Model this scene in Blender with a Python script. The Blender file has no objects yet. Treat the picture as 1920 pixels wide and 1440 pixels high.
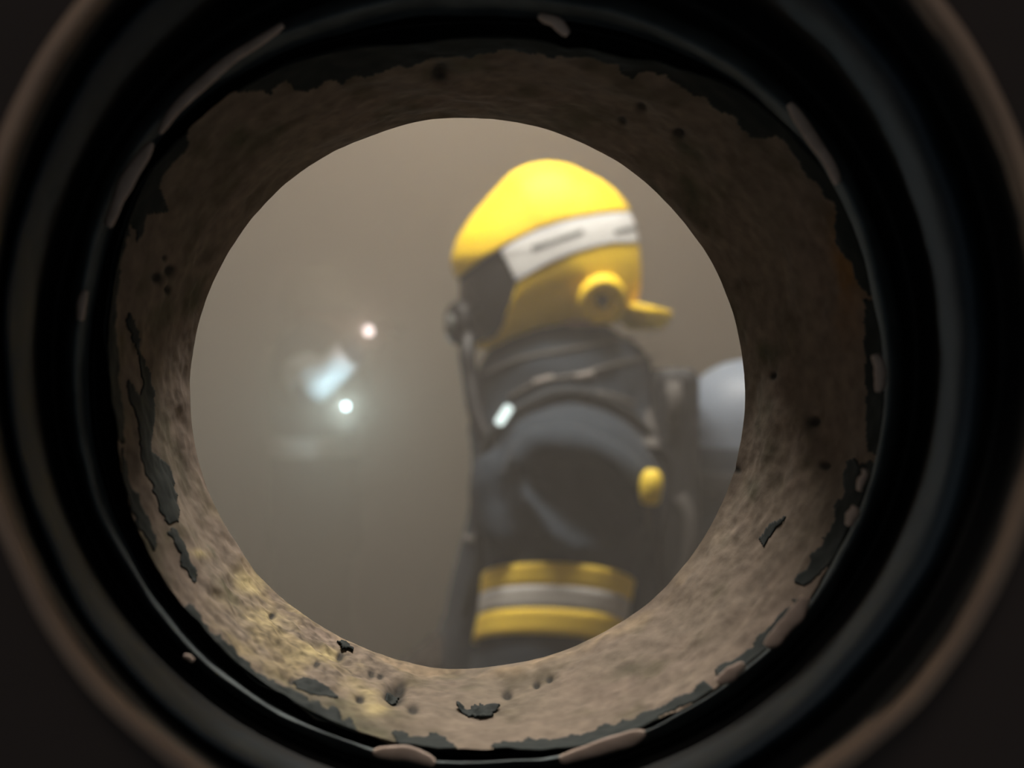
import bpy, bmesh, math, random
import numpy as np
from mathutils import Vector, Matrix

random.seed(7)
rng = np.random.default_rng(11)
SC = bpy.context.scene
COL = SC.collection

# ------------------------------------------------------------------ camera
FPX = 1500.0                      # focal length in pixels of the 1920 px wide frame
EYE = 1.5                         # camera height above the floor
cam_d = bpy.data.cameras.new('camera')
cam = bpy.data.objects.new('camera', cam_d)
COL.objects.link(cam)
cam.location = (0, 0, EYE)
cam.rotation_euler = (math.pi / 2, 0, 0)
cam_d.sensor_width = 36.0
cam_d.sensor_fit = 'HORIZONTAL'
cam_d.lens = 36.0 * FPX / 1920.0
cam_d.clip_start = 0.01
cam_d.dof.use_dof = True
cam_d.dof.focus_distance = 0.192
cam_d.dof.aperture_fstop = cam_d.lens / 3.0     # a 3 mm phone aperture
SC.camera = cam

# ------------------------------------------------------------------ world, lights, exposure
world = bpy.data.worlds.new('world')
SC.world = world
world.use_nodes = True
wb = world.node_tree.nodes['Background']
wb.inputs[0].default_value = (0.95, 0.98, 1.0, 1)
wb.inputs[1].default_value = 0.12               # the unlit room the camera stands in

def area(name, loc, size, size_y, power, color, rot=(0, 0, 0)):
    l = bpy.data.lights.new(name, 'AREA')
    l.shape = 'RECTANGLE'; l.size = size; l.size_y = size_y
    l.energy = power; l.color = color
    o = bpy.data.objects.new(name, l); COL.objects.link(o)
    o.location = loc; o.rotation_euler = rot
    return o
area('ceiling_lamp_near', (0.0, 0.96, EYE + 1.32), 0.9, 0.3, 67, (1.0, 0.93, 0.83))
area('far_smoke_fill', (-0.3, 3.0, EYE + 1.85), 1.2, 0.3, 45, (1.0, 0.90, 0.76))  # unseen second light added overhead to brighten the far smoke

area('near_room_fill', (-0.15, -0.55, EYE + 1.25), 0.4, 0.4, 4.5, (1.0, 0.84, 0.72))  # unseen fill added above and behind the camera to lift the lip and chips

SC.view_settings.view_transform = 'Standard'
SC.view_settings.look = 'None'
SC.view_settings.gamma = 1.0
SC.view_settings.use_curve_mapping = False
SC.view_settings.exposure = 0.0
SC.cycles.use_denoising = True
SC.cycles.use_light_tree = False
SC.cycles.max_bounces = 4
SC.cycles.volume_bounces = 1

# ------------------------------------------------------------------ helpers
def P(x, y, d):
    """world point seen at photo pixel x, y at distance d in front of the camera"""
    return np.array([(x - 960.0) / FPX * d, d, EYE + (720.0 - y) / FPX * d])

def to_px(p):
    p = np.asarray(p, float)
    return np.stack([960 + p[..., 0] / p[..., 1] * FPX, 720 - (p[..., 2] - EYE) / p[..., 1] * FPX], -1)

def hash3(i, j, k):
    n = (i.astype(np.int64) * 374761393 + j.astype(np.int64) * 668265263 + k.astype(np.int64) * 2147483647) & 0xffffffff
    n = ((n ^ (n >> 13)) * 1274126177) & 0xffffffff
    return ((n ^ (n >> 16)) & 0xffff) / 65535.0

def vnoise(p):
    f = np.floor(p).astype(np.int64); t = p - f; t = t * t * (3 - 2 * t)
    r = 0
    for a in (0, 1):
        for b in (0, 1):
            for c in (0, 1):
                w = (t[..., 0] if a else 1 - t[..., 0]) * (t[..., 1] if b else 1 - t[..., 1]) * (t[..., 2] if c else 1 - t[..., 2])
                r = r + w * hash3(f[..., 0] + a, f[..., 1] + b, f[..., 2] + c)
    return r * 2 - 1

def fbm(p, o=4):
    s = 0; a = 1.0
    for _ in range(o):
        s = s + a * vnoise(p); p = p * 2.03 + 17.1; a *= 0.5
    return s

def mesh_obj(name, v, f, mat=None, parent=None, smooth=True):
    me = bpy.data.meshes.new(name)
    me.from_pydata([tuple(map(float, q)) for q in v], [], [tuple(map(int, q)) for q in f])
    me.update()
    if smooth:
        me.polygons.foreach_set('use_smooth', [True] * len(me.polygons))
    if mat: me.materials.append(mat)
    o = bpy.data.objects.new(name, me); COL.objects.link(o)
    if parent: set_parent(o, parent)
    return o

def set_parent(o, parent):
    o.parent = parent
    if parent.type == 'EMPTY':          # mesh parts sit at the world origin already
        o.matrix_parent_inverse = Matrix.Translation(parent.location).inverted()

def tag(o, label, cat=None, group=None, kind=None):
    o['label'] = label
    if cat: o['category'] = cat
    if group: o['group'] = group
    if kind: o['kind'] = kind
    return o

def thing(name, loc, label, cat, group=None):
    o = bpy.data.objects.new(name, None); COL.objects.link(o)
    o.location = tuple(map(float, loc)); o.empty_display_size = 0.05
    return tag(o, label, cat, group)

def solidify(o, t, offset=-1):
    m = o.modifiers.new('thickness', 'SOLIDIFY'); m.thickness = t; m.offset = offset
    return o

def grid_faces(nu, nv, close_u=False):
    f = []
    for i in range(nu if close_u else nu - 1):
        i2 = (i + 1) % nu
        for j in range(nv - 1):
            f.append((i * nv + j, i2 * nv + j, i2 * nv + j + 1, i * nv + j + 1))
    return f

def in_poly(x, y, poly):
    x = np.asarray(x, float); y = np.asarray(y, float)
    r = np.zeros(x.shape, bool); n = len(poly)
    for i in range(n):
        x1, y1 = poly[i]; x2, y2 = poly[(i + 1) % n]
        if y1 == y2: continue
        c = ((y1 > y) != (y2 > y)) & (x < (x2 - x1) * (y - y1) / (y2 - y1) + x1)
        r ^= c
    return r

def smooth_line(pts, n=40, closed=False):
    pts = np.asarray(pts, float); k = len(pts); out = []
    segs = k if closed else k - 1
    per = max(2, n // segs)
    for i in range(segs):
        g = (lambda j: pts[j % k]) if closed else (lambda j: pts[min(max(j, 0), k - 1)])
        p0, p1, p2, p3 = g(i - 1), g(i), g(i + 1), g(i + 2)
        for q in range(per):
            t = q / per
            out.append(0.5 * (2 * p1 + (p2 - p0) * t + (2 * p0 - 5 * p1 + 4 * p2 - p3) * t * t + (3 * p1 - p0 - 3 * p2 + p3) * t ** 3))
    if not closed: out.append(pts[-1])
    return np.array(out)

def tube(name, pts, r, mat, parent=None, seg=10, ridges=0.0, flat=None):
    """swept tube; flat=(unit vector, width factor) stretches the section along a direction; ridges makes a corrugated hose"""
    pts = np.asarray(pts, float); n = len(pts)
    T = np.gradient(pts, axis=0); T /= np.linalg.norm(T, axis=1)[:, None]
    up = np.array([0.0, 1.0, 0.0]) if flat is None else np.asarray(flat[0], float)
    v = []
    for i in range(n):
        a = up - T[i] * np.dot(up, T[i]); a /= np.linalg.norm(a) + 1e-9
        b = np.cross(T[i], a)
        rr = r[i] if hasattr(r, '__len__') else r
        if ridges: rr = rr * (1 + ridges * (1 if i % 2 else -1))
        for s in range(seg):
            q = 2 * math.pi * s / seg
            ca, sa = math.cos(q), math.sin(q)
            if flat is not None:
                ca = math.copysign(abs(ca) ** 0.5, ca) * flat[1]; sa = math.copysign(abs(sa) ** 0.5, sa)
            v.append(pts[i] + rr * (ca * a + sa * b))
    f = []
    for i in range(n - 1):
        for s in range(seg):
            s2 = (s + 1) % seg
            f.append((i * seg + s, (i + 1) * seg + s, (i + 1) * seg + s2, i * seg + s2))
    f.append(tuple(range(seg))); f.append(tuple(range((n - 1) * seg, n * seg))[::-1])
    return mesh_obj(name, v, f, mat, parent)

def lathe(name, prof, origin, axis, mat, parent=None, seg=40):
    """profile of (radius, height) turned about an axis"""
    ax = np.asarray(axis, float); ax /= np.linalg.norm(ax)
    t = np.array([1.0, 0, 0]) if abs(ax[0]) < 0.8 else np.array([0, 0, 1.0])
    a = np.cross(ax, t); a /= np.linalg.norm(a); b = np.cross(ax, a)
    v = []
    for s in range(seg):
        q = 2 * math.pi * s / seg
        for r, h in prof:
            v.append(np.asarray(origin) + ax * h + r * (math.cos(q) * a + math.sin(q) * b))
    n = len(prof)
    o = mesh_obj(name, v, grid_faces(seg, n, True), mat, parent)
    bm = bmesh.new(); bm.from_mesh(o.data)
    bmesh.ops.remove_doubles(bm, verts=bm.verts, dist=1e-6)
    bmesh.ops.recalc_face_normals(bm, faces=bm.faces)
    bm.to_mesh(o.data); bm.free()
    return o

def box(name, lo, hi, mat, parent=None, bevel=0.0):
    bm = bmesh.new(); bmesh.ops.create_cube(bm, size=1)
    lo = np.asarray(lo, float); hi = np.asarray(hi, float)
    for q in bm.verts:
        q.co = Vector((lo + hi) / 2 + np.array(q.co) * (hi - lo))
    if bevel:
        bmesh.ops.bevel(bm, geom=bm.edges[:], offset=bevel, segments=3, profile=0.5, affect='EDGES')
    me = bpy.data.meshes.new(name); bm.to_mesh(me); bm.free()
    if mat: me.materials.append(mat)
    o = bpy.data.objects.new(name, me); COL.objects.link(o)
    if parent: set_parent(o, parent)
    return o

# ------------------------------------------------------------------ materials
def material(name, color, rough=0.8, noise=0.0, scale=20.0, color2=None, bump=0.0, bscale=60.0, metal=0.0, attr=None, sheen=0.0, coat=0.0):
    m = bpy.data.materials.new(name); m.use_nodes = True
    nt = m.node_tree; b = nt.nodes['Principled BSDF']
    b.inputs['Roughness'].default_value = rough
    b.inputs['Metallic'].default_value = metal
    b.inputs['Specular IOR Level'].default_value = 0.3
    if coat: b.inputs['Coat Weight'].default_value = coat
    if sheen: b.inputs['Sheen Weight'].default_value = sheen
    tc = nt.nodes.new('ShaderNodeTexCoord')
    if attr:
        at = nt.nodes.new('ShaderNodeAttribute'); at.attribute_name = attr
        base = at.outputs['Color']
    else:
        rgb = nt.nodes.new('ShaderNodeRGB'); rgb.outputs[0].default_value = (*color, 1); base = rgb.outputs[0]
    if noise:
        n = nt.nodes.new('ShaderNodeTexNoise'); n.inputs['Scale'].default_value = scale; n.inputs['Detail'].default_value = 3
        nt.links.new(tc.outputs['Object'], n.inputs['Vector'])
        r = nt.nodes.new('ShaderNodeValToRGB'); r.color_ramp.elements[0].position = 0.35; r.color_ramp.elements[1].position = 0.68
        nt.links.new(n.outputs['Fac'], r.inputs['Fac'])
        mix = nt.nodes.new('ShaderNodeMix'); mix.data_type = 'RGBA'
        mul = nt.nodes.new('ShaderNodeMath'); mul.operation = 'MULTIPLY'; mul.inputs[1].default_value = noise
        nt.links.new(r.outputs['Color'], mul.inputs[0]); nt.links.new(mul.outputs[0], mix.inputs['Factor'])
        nt.links.new(base, mix.inputs['A'])
        mix.inputs['B'].default_value = (*(color2 or tuple(c * 0.5 for c in color)), 1)
        base = mix.outputs['Result']
    nt.links.new(base, b.inputs['Base Color'])
    if bump:
        n2 = nt.nodes.new('ShaderNodeTexNoise'); n2.inputs['Scale'].default_value = bscale; n2.inputs['Detail'].default_value = 2
        nt.links.new(tc.outputs['Object'], n2.inputs['Vector'])
        bp = nt.nodes.new('ShaderNodeBump'); bp.inputs['Strength'].default_value = bump; bp.inputs['Distance'].default_value = 0.1 / bscale
        nt.links.new(n2.outputs['Fac'], bp.inputs['Height']); nt.links.new(bp.outputs['Normal'], b.inputs['Normal'])
    return m

def emission(name, color, strength):
    m = bpy.data.materials.new(name); m.use_nodes = True
    nt = m.node_tree; nt.nodes.clear()
    e = nt.nodes.new('ShaderNodeEmission'); e.inputs[0].default_value = (*color, 1); e.inputs[1].default_value = strength
    o = nt.nodes.new('ShaderNodeOutputMaterial'); nt.links.new(e.outputs[0], o.inputs['Surface'])
    return m

M_wall = material('dark_painted_wall', (0.030, 0.023, 0.021), 0.9, 0.5, 14, bump=0.3, bscale=40)
M_room = material('sooty_concrete', (0.42, 0.38, 0.33), 0.95, 0.6, 3, (0.26, 0.23, 0.20), bump=0.4, bscale=12)
M_floor = material('dusty_concrete_floor', (0.55, 0.51, 0.46), 0.9, 0.5, 3, (0.36, 0.33, 0.30), bump=0.4, bscale=12)
M_lining = material('cement_lining', (0.3, 0.25, 0.2), 0.9, 0.25, 260, (0.14, 0.11, 0.085), bump=0.5, bscale=420, attr='stain')
M_paint = material('flaking_dark_paint', (0.009, 0.014, 0.0135), 0.8, 0.4, 200, (0.005, 0.008, 0.008), bump=0.3, bscale=500)
M_bead = material('worn_painted_steel', (0.095, 0.115, 0.12), 0.7, 0.6, 130, (0.03, 0.038, 0.042), bump=0.3, bscale=400)
M_bare = material('bare_rusted_chip', (0.50, 0.40, 0.34), 0.8, 0.5, 260, (0.30, 0.23, 0.18), bump=0.4, bscale=500)
M_rubber = material('black_rubber', (0.003, 0.0035, 0.004), 0.7)
M_clamp = material('blue_black_rubber', (0.013, 0.024, 0.034), 0.6, 0.4, 90, (0.009, 0.014, 0.022), bump=0.2, bscale=300)
M_lip = material('scuffed_brown_lip', (0.24, 0.17, 0.12), 0.75, 0.5, 70, (0.14, 0.10, 0.085), bump=0.3, bscale=250)
M_cloth = material('navy_turnout_cloth', (0.014, 0.022, 0.032), 0.85, 0.4, 60, (0.009, 0.015, 0.023), bump=0.35, bscale=240, sheen=0.05)
M_cloth2 = material('black_turnout_trousers', (0.02, 0.022, 0.025), 0.9, 0.4, 50, bump=0.3, bscale=200)
M_skin = material('skin', (0.45, 0.28, 0.2), 0.6)
M_boot = material('boot_rubber', (0.012, 0.012, 0.012), 0.5, 0.3, 40)
M_glove = material('glove_leather', (0.05, 0.04, 0.032), 0.8, 0.4, 60, bump=0.3, bscale=160)
M_yel = material('yellow_helmet', (0.88, 0.60, 0.014), 0.62, 0.12, 16, (0.76, 0.50, 0.012))
M_silver = material('silver_reflective_tape', (0.70, 0.71, 0.70), 0.6, 0.15, 40, (0.6, 0.6, 0.6))
M_slot = material('grey_slot', (0.16, 0.17, 0.165), 0.7)
M_knob = material('dull_yellow_knob', (0.16, 0.13, 0.03), 0.7)
M_mask = material('black_mask_rubber', (0.010, 0.010, 0.011), 0.5)
M_visor = material('dark_visor', (0.012, 0.012, 0.013), 0.22, coat=0.3)
M_hivis = material('yellow_reflective_tape', (0.98, 0.70, 0.09), 0.6, 0.2, 60, (0.92, 0.58, 0.06))
M_greytape = material('grey_reflective_tape', (0.62, 0.60, 0.56), 0.6, 0.2, 60, (0.5, 0.48, 0.45))
M_strap = material('black_webbing', (0.014, 0.015, 0.016), 0.8, 0.3, 120, bump=0.3, bscale=500)
M_piping = material('grey_piping', (0.085, 0.078, 0.07), 0.7, 0.3, 80)
M_web = material('dim_grey_webbing', (0.075, 0.07, 0.065), 0.8, 0.3, 120)
M_tab = material('dim_reflective_tab', (0.24, 0.215, 0.195), 0.7)
M_plate = material('back_plate_plastic', (0.02, 0.021, 0.023), 0.6)
M_cyl = material('grey_blue_cylinder', (0.15, 0.18, 0.225), 0.5, 0.15, 12, (0.13, 0.155, 0.19))
M_brass = material('valve_metal', (0.3, 0.28, 0.24), 0.4, metal=0.8)
M_buckle = material('yellow_plastic', (0.85, 0.62, 0.06), 0.5, 0.3, 80, (0.6, 0.42, 0.04))
M_pale = material('pale_reflective_sleeve', (0.6, 0.66, 0.68), 0.6, 0.2, 30)

# ------------------------------------------------------------------ the smoky room beyond
X0, X1, YB = -2.6, 2.8, 4.6
D_FRONT, D_BACK = 0.100, 0.200
def struct(o): o['kind'] = 'structure'; return o
T = 0.08
struct(box('floor', (X0 - T, D_FRONT, -0.08), (X1 + T, YB + T, 0), M_floor))
struct(box('ceiling', (X0 - T, D_FRONT, 3.45), (X1 + T, YB + T, 3.53), M_room))
struct(box('wall_back', (X0 - T, YB, 0), (X1 + T, YB + T, 3.45), M_room))
struct(box('wall_left', (X0 - T, D_BACK, 0), (X0, YB, 3.45), M_room))
struct(box('wall_right', (X1, D_BACK, 0), (X1 + T, YB, 3.45), M_room))

# ---- the wall the camera looks through, with a round hole for the pipe
def ring_pt(th, r):
    """r = (distance, cx, cy, rx, ry) of one circle of the pipe"""
    d, cx, cy, rx, ry = r
    return P(cx + rx * np.cos(th), cy + ry * np.sin(th), d)

R_FAR = (D_BACK, 876, 737, 520, 516)
R_NEAR = (0.147, 930, 747, 723, 668)
def bulge(th, k=1.0):
    """the sleeve is slightly out of round towards its upper corners"""
    w = lambda c: ((th - c + math.pi) % (2 * math.pi)) - math.pi
    return 1 + k * (0.110 * np.exp(-(w(-2.36) / 0.48) ** 2) + 0.080 * np.exp(-(w(-0.72) / 0.5) ** 2))
R_WALLF = (D_FRONT, 958, 637, 985, 985)
R_WALLB = (D_BACK, 876, 737, 527, 523)

def wall_with_hole():
    n = 128; v = []; f = []
    th = np.linspace(0, 2 * math.pi, n, endpoint=False)
    def square(t, y):
        c, s = math.cos(t), -math.sin(t)
        hx = (X1 if c > 0 else -X0) / max(abs(c), 1e-6); hz = ((3.45 - EYE) if s > 0 else EYE) / max(abs(s), 1e-6)
        k = min(hx, hz)
        return np.array([c * k, y, EYE + s * k])
    for t in th: v.append(ring_pt(t, R_WALLF))
    for t in th: v.append(square(t, D_FRONT))
    for t in th: v.append(ring_pt(t, R_WALLB))
    for t in th: v.append(square(t, D_BACK))
    for i in range(n):
        j = (i + 1) % n
        f.append((i, j, n + j, n + i)); f.append((2 * n + i, 3 * n + i, 3 * n + j, 2 * n + j))
        f.append((n + i, n + j, 3 * n + j, 3 * n + i))
    o = mesh_obj('wall_front', v, f, M_wall, smooth=False)
    return struct(o)
wall_with_hole()

# ---- the pipe sleeve: rings from the far mouth towards the camera
pipe = thing('pipe_sleeve', P(920, 740, 0.165), 'round cement-lined pipe sleeve with flaking dark paint and stepped black rings', 'pipe')

def strip(name, rings, mat, n=256, sub=6, lump=0.0, lscale=60, k0=0.0, k1=0.0):
    """lathe-like surface through a list of circles, rounded by a spline"""
    rs = smooth_line(rings, sub * (len(rings) - 1)) if len(rings) > 2 else np.array(rings, float)
    th = np.linspace(0, 2 * math.pi, n, endpoint=False)
    V = np.zeros((n, len(rs), 3))
    for j, r in enumerate(rs):
        d, cx, cy, rx, ry = r
        g = bulge(th, k0 + (k1 - k0) * j / (len(rs) - 1)); rx = rx * g; ry = ry * g
        V[:, j] = np.stack([(cx + rx * np.cos(th) - 960) / FPX * d, np.full(n, d), EYE + (720 - cy - ry * np.sin(th)) / FPX * d], -1)
    if lump:
        ax = np.array([0, 1.0, 0])
        q = V - np.array(P(910, 720, 0.145)); q[..., 1] = 0
        q /= np.linalg.norm(q, axis=-1)[..., None]
        V = V + q * (fbm(V * lscale)[..., None] * lump)
    return mesh_obj(name, V.reshape(-1, 3), grid_faces(n, len(rs), True), mat, pipe)

# lining: fine grid with lumps, pits and stains
N_TH, N_T = 1100, 90
def lin_ring(t):
    return tuple(np.array(R_FAR[1:]) * (1 - t) + np.array(R_NEAR[1:]) * t)
def lin_d(t):
    return 1.0 / ((1 - t) / R_FAR[0] + t / R_NEAR[0])
tt = np.linspace(0, 1, N_T)
thv = np.linspace(0, 2 * math.pi, N_TH, endpoint=False)
cx = R_FAR[1] + (R_NEAR[1] - R_FAR[1]) * tt; cy = R_FAR[2] + (R_NEAR[2] - R_FAR[2]) * tt
rx = R_FAR[3] + (R_NEAR[3] - R_FAR[3]) * tt; ry = R_FAR[4] + (R_NEAR[4] - R_FAR[4]) * tt
GB = 1 + (bulge(thv) - 1)[:, None] * tt[None, :]
LX = cx + np.cos(thv)[:, None] * rx * GB; LY = cy + np.sin(thv)[:, None] * ry * GB
LD = np.broadcast_to(lin_d(tt), LX.shape)
LIN = np.stack([(LX - 960) / FPX * LD, LD, EYE + (720 - LY) / FPX * LD], -1)
inward = np.stack([-np.cos(thv), np.zeros(N_TH), np.sin(thv)], -1)[:, None, :]
edge_fade = np.clip(np.minimum(tt / 0.06, 1), 0, 1)[None, :]
lum = fbm(LIN * 55, 4) * 0.0011 + fbm(LIN * 230 + 9, 3) * 0.00045 * (0.4 + np.clip(np.exp(-((LX - 560) ** 2 + (LY - 1190) ** 2) / 220 ** 2), 0, 1) * 1.3)
PITS = [(740, 1302, 17), (752, 1285, 9), (676, 1310, 8), (774, 1332, 9), (552, 1272, 6), (594, 1246, 5), (1030, 1273, 6), (1005, 1281, 6), (950, 1296, 8), (697, 1262, 6), (714, 1266, 5),
        (297, 522, 9), (322, 510, 10), (318, 545, 7), (1200, 205, 9), (1272, 250, 10), (1450, 705, 7), (1522, 790, 9), (1378, 880, 6), (825, 135, 14), (1165, 230, 8), (640, 1228, 6), (310, 485, 5), (1540, 872, 7), (515, 1150, 5)]
for (x, y, r) in PITS:
    lum -= 0.0012 * (r / 10) * np.exp(-((LX - x) ** 2 + (LY - y) ** 2) / (r * 1.1) ** 2)
LIN = LIN + inward * (lum * (0.25 + 0.75 * edge_fade))[..., None]
# stain colours
base = np.array([0.235, 0.198, 0.150]); C = np.ones(LX.shape + (3,)) * base
def blend(c, w): 
    global C
    w = np.clip(w, 0, 1)[..., None]; C = C * (1 - w) + np.array(c) * w
nz = fbm(LIN * 40 + 3, 4); nf = fbm(LIN * 130 + 31, 4)
blend((0.24, 0.19, 0.152), 0.5 + nz * 0.6)
blend((0.135, 0.115, 0.078), (nf - 0.15) * 1.2)
blend((0.12, 0.115, 0.072), (fbm(LIN * 75 + 77, 3) - 0.35) * 1.6)
# ochre crust at the lower left, rust at the right edge, dark grime spots
blend((0.33, 0.27, 0.155), np.exp(-(((LX - 560) / 190) ** 2 + ((LY - 1170) / 130) ** 2)) * (0.35 + 1.1 * nf))
for (x, y, a, b) in [(690, 1305, 30, 20), (705, 1330, 22, 10), (640, 1285, 30, 10), (480, 1090, 40, 22), (540, 1150, 50, 22), (600, 1225, 40, 12), (370, 1040, 18, 8)]:
    blend((0.52, 0.44, 0.225), np.exp(-(((LX - x) / a) ** 2 + ((LY - y) / b) ** 2)) * (0.9 + 0.8 * nf))
blend((0.30, 0.16, 0.05), np.exp(-(((LX - 1595) / 38) ** 2 + ((LY - 520) / 110) ** 2)) * (0.9 + 0.8 * nf))
blend((0.36, 0.28, 0.185), np.exp(-((tt[None, :] - 0.05) / 0.06) ** 2) * np.clip((LY - 900) / 300, 0, 1) * (0.5 + nf))
for (x, y, r) in PITS:
    blend((0.03, 0.03, 0.026), 1.3 * np.exp(-(((LX - x) ** 2 + (LY - y) ** 2) / (r * 1.15) ** 2) ** 1.5))
C = C * np.array([0.665, 0.635, 0.63])
n3 = fbm(LIN * 420 + 5, 3)
C = C * (1 + 0.22 * n3[..., None] + 0.55 * (np.exp(-(((LX - 580) / 240) ** 2 + ((LY - 1190) / 150) ** 2)) * fbm(LIN * 800 + 2, 2))[..., None])
lining = mesh_obj('lining', LIN.reshape(-1, 3), grid_faces(N_TH, N_T, True), M_lining, pipe)
ca = lining.data.color_attributes.new('stain', 'FLOAT_COLOR', 'POINT')
ca.data.foreach_set('color', np.concatenate([np.clip(C, 0.01, 1), np.ones(C.shape[:2] + (1,))], -1).astype(np.float32).ravel())
lining['label'] = 'rough tan cement lining'

# dark paint still clinging to the lining, each flake a shell raised off the cement
_nc = {}
def px_noise(freq, seed):
    if (freq, seed) not in _nc:
        _nc[(freq, seed)] = fbm(np.stack([LX * freq, LY * freq, LX * 0 + seed], -1), 4)
    return _nc[(freq, seed)]
def flake(name, polys, rag=10.0, rise=0.00012, mat=None, parent=None, freq=1 / 16.0, extra=None):
    nx = px_noise(freq, 3) * rag
    ny = px_noise(freq, 57) * rag
    m = np.zeros(LX.shape, bool)
    for p in polys: m |= in_poly(LX + nx, LY + ny, p)
    if extra is not None: m |= extra(nx)
    m2 = m[:, :-1] & m[:, 1:]
    cell = m2 & np.roll(m2, -1, 0)
    ii, jj = np.nonzero(cell)
    if not len(ii): return None
    idx = lambda i, j: (i % N_TH) * N_T + j
    F = np.stack([idx(ii, jj), idx(ii + 1, jj), idx(ii + 1, jj + 1), idx(ii, jj + 1)], 1)
    used, inv = np.unique(F, return_inverse=True)
    V = (LIN + inward * rise).reshape(-1, 3)[used]
    F = inv.reshape(-1, 4)
    lab = np.arange(len(V))                        # one object for each island of paint
    while True:
        mn = lab[F].min(1); new = lab.copy(); np.minimum.at(new, F.ravel(), np.repeat(mn, 4)); new = new[new]
        if (new == lab).all(): break
        lab = new
    fl = lab[F[:, 0]]
    for l in np.unique(fl):
        ff = F[fl == l]
        if len(ff) < 25: continue
        u2, i2 = np.unique(ff, return_inverse=True)
        solidify(mesh_obj(name, V[u2], i2.reshape(-1, 4), mat or M_paint, parent or pipe), rise * 1.2, 0)

# upper remnant: everything between the near end of the lining and a ragged lower border
UP = [(215, 560), (236, 470), (250, 430), (262, 460), (285, 405), (318, 395), (300, 350), (318, 305), (345, 270), (352, 235), (392, 205), (430, 175), (470, 165), (505, 170), (530, 152), (548, 166), (590, 160), (612, 148), (690, 135), (730, 122), (800, 108), (850, 103),
      (960, 100), (1040, 98), (1105, 108), (1160, 112), (1165, 135), (1180, 145), (1215, 132), (1265, 150), (1285, 165), (1300, 180), (1345, 200), (1380, 220), (1405, 248), (1440, 255), (1465, 252), (1490, 275), (1520, 320), (1540, 360), (1570, 375), (1572, 420), (1568, 460), (1600, 490), (1625, 560), (1700, 560), (1700, -40), (150, -40)]
flake('paint_flake', [UP], rag=6, freq=1 / 22.0)
flake('paint_flake', [[(246, 580), (258, 600), (268, 650), (288, 690), (292, 740), (285, 790), (283, 845), (312, 865), (330, 905), (335, 950), (325, 985), (305, 990), (290, 960), (268, 900), (252, 860), (248, 790), (236, 745), (240, 710), (252, 730), (262, 738), (270, 720), (266, 670), (244, 612)]], rag=3)
flake('paint_flake', [[(318, 990), (352, 1050), (372, 1085), (366, 1095), (342, 1070), (318, 1025), (306, 1000)]], rag=3)
flake('paint_flake', [[(195, 430), (240, 450), (232, 520), (224, 600), (222, 700), (224, 800), (226, 830), (190, 830), (180, 600)]], rag=3)
flake('paint_flake', [[(222, 820), (245, 910), (270, 960), (290, 1010), (285, 1035), (255, 985), (220, 900)]], rag=4)
flake('paint_flake', [[(350, 1130), (395, 1180), (440, 1215), (470, 1240), (520, 1280), (560, 1300), (620, 1330), (660, 1350), (690, 1390), (600, 1400), (480, 1330), (380, 1230), (330, 1160)]], rag=6)
flake('paint_flake', [[(552, 1268), (580, 1272), (615, 1295), (637, 1318), (625, 1322), (590, 1305), (555, 1288)]], rag=3)
flake('paint_flake', [[(735, 1372), (800, 1385), (830, 1378), (850, 1398), (862, 1430), (800, 1430), (740, 1400)]], rag=6)
flake('paint_flake', [[(925, 1402), (1010, 1388), (1085, 1375), (1175, 1345), (1260, 1318), (1330, 1280), (1345, 1300), (1290, 1330), (1200, 1370), (1100, 1405), (930, 1425)]], rag=5)
flake('paint_flake', [[(1345, 1255), (1395, 1225), (1440, 1180), (1490, 1120), (1500, 1130), (1465, 1200), (1400, 1270), (1350, 1290)]], rag=5)
flake('paint_flake', [[(1485, 1095), (1530, 1040), (1560, 990), (1580, 930), (1578, 880), (1600, 862), (1650, 865), (1650, 950), (1580, 1060), (1505, 1110)]], rag=7)
flake('paint_flake', [[(1622, 560), (1660, 560), (1660, 860), (1622, 850), (1618, 700)]], rag=4)
flake('paint_flake', [[(1420, 1010), (1440, 985), (1475, 965), (1480, 972), (1448, 1005), (1428, 1030)]], rag=4)
for (x, y, a, b) in [(300, 522, 6, 12), (325, 503, 8, 8), (316, 545, 4, 8), (1200, 207, 9, 10), (1273, 250, 9, 11), (1240, 238, 8, 5), (1300, 285, 9, 4)]:
    flake('paint_flake', [[(x + a * math.cos(q), y + b * math.sin(q)) for q in np.linspace(0, 6.28, 12)[:-1]]], rag=3, freq=1 / 9.0)

# debris lying in the bottom of the pipe
def clump(name, px, size, label, seed):
    w = [(x, y) for x, y in px]
    cxp = sum(x for x, _ in w) / len(w); cyp = sum(y for _, y in w) / len(w)
    i = np.argmin((LX - cxp) ** 2 + (LY - cyp) ** 2); i, j = np.unravel_index(i, LX.shape)
    k = thing(name, LIN[i, j], label, 'debris')
    nx = fbm(np.stack([LX / 7, LY / 7, LX * 0 + seed], -1), 3) * 3
    m = in_poly(LX + nx, LY + nx * 0.6, px)
    cell = m[:, :-1] & m[:, 1:]; cell &= np.roll(cell, -1, 0)
    ii, jj = np.nonzero(cell)
    idx = lambda a, b: (a % N_TH) * N_T + b
    F = np.stack([idx(ii, jj), idx(ii + 1, jj), idx(ii + 1, jj + 1), idx(ii, jj + 1)], 1)
    used, inv = np.unique(F, return_inverse=True)
    h = (0.0002 + size * np.clip(fbm(LIN * 500 + seed, 3) + 0.3, 0, 1))
    V = (LIN + inward * h[..., None]).reshape(-1, 3)[used]
    o = mesh_obj('crust', V, inv.reshape(-1, 4), M_paint, k)
    solidify(o, 0.0004, 0)
    return k
clump('paint_clump', [(850, 1322), (880, 1328), (900, 1318), (915, 1328), (938, 1328), (940, 1335), (925, 1342), (930, 1350), (900, 1353), (880, 1345), (858, 1332)], 0.0009, 'largest curled dark paint clump at bottom centre of the cement lining', 3)
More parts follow.
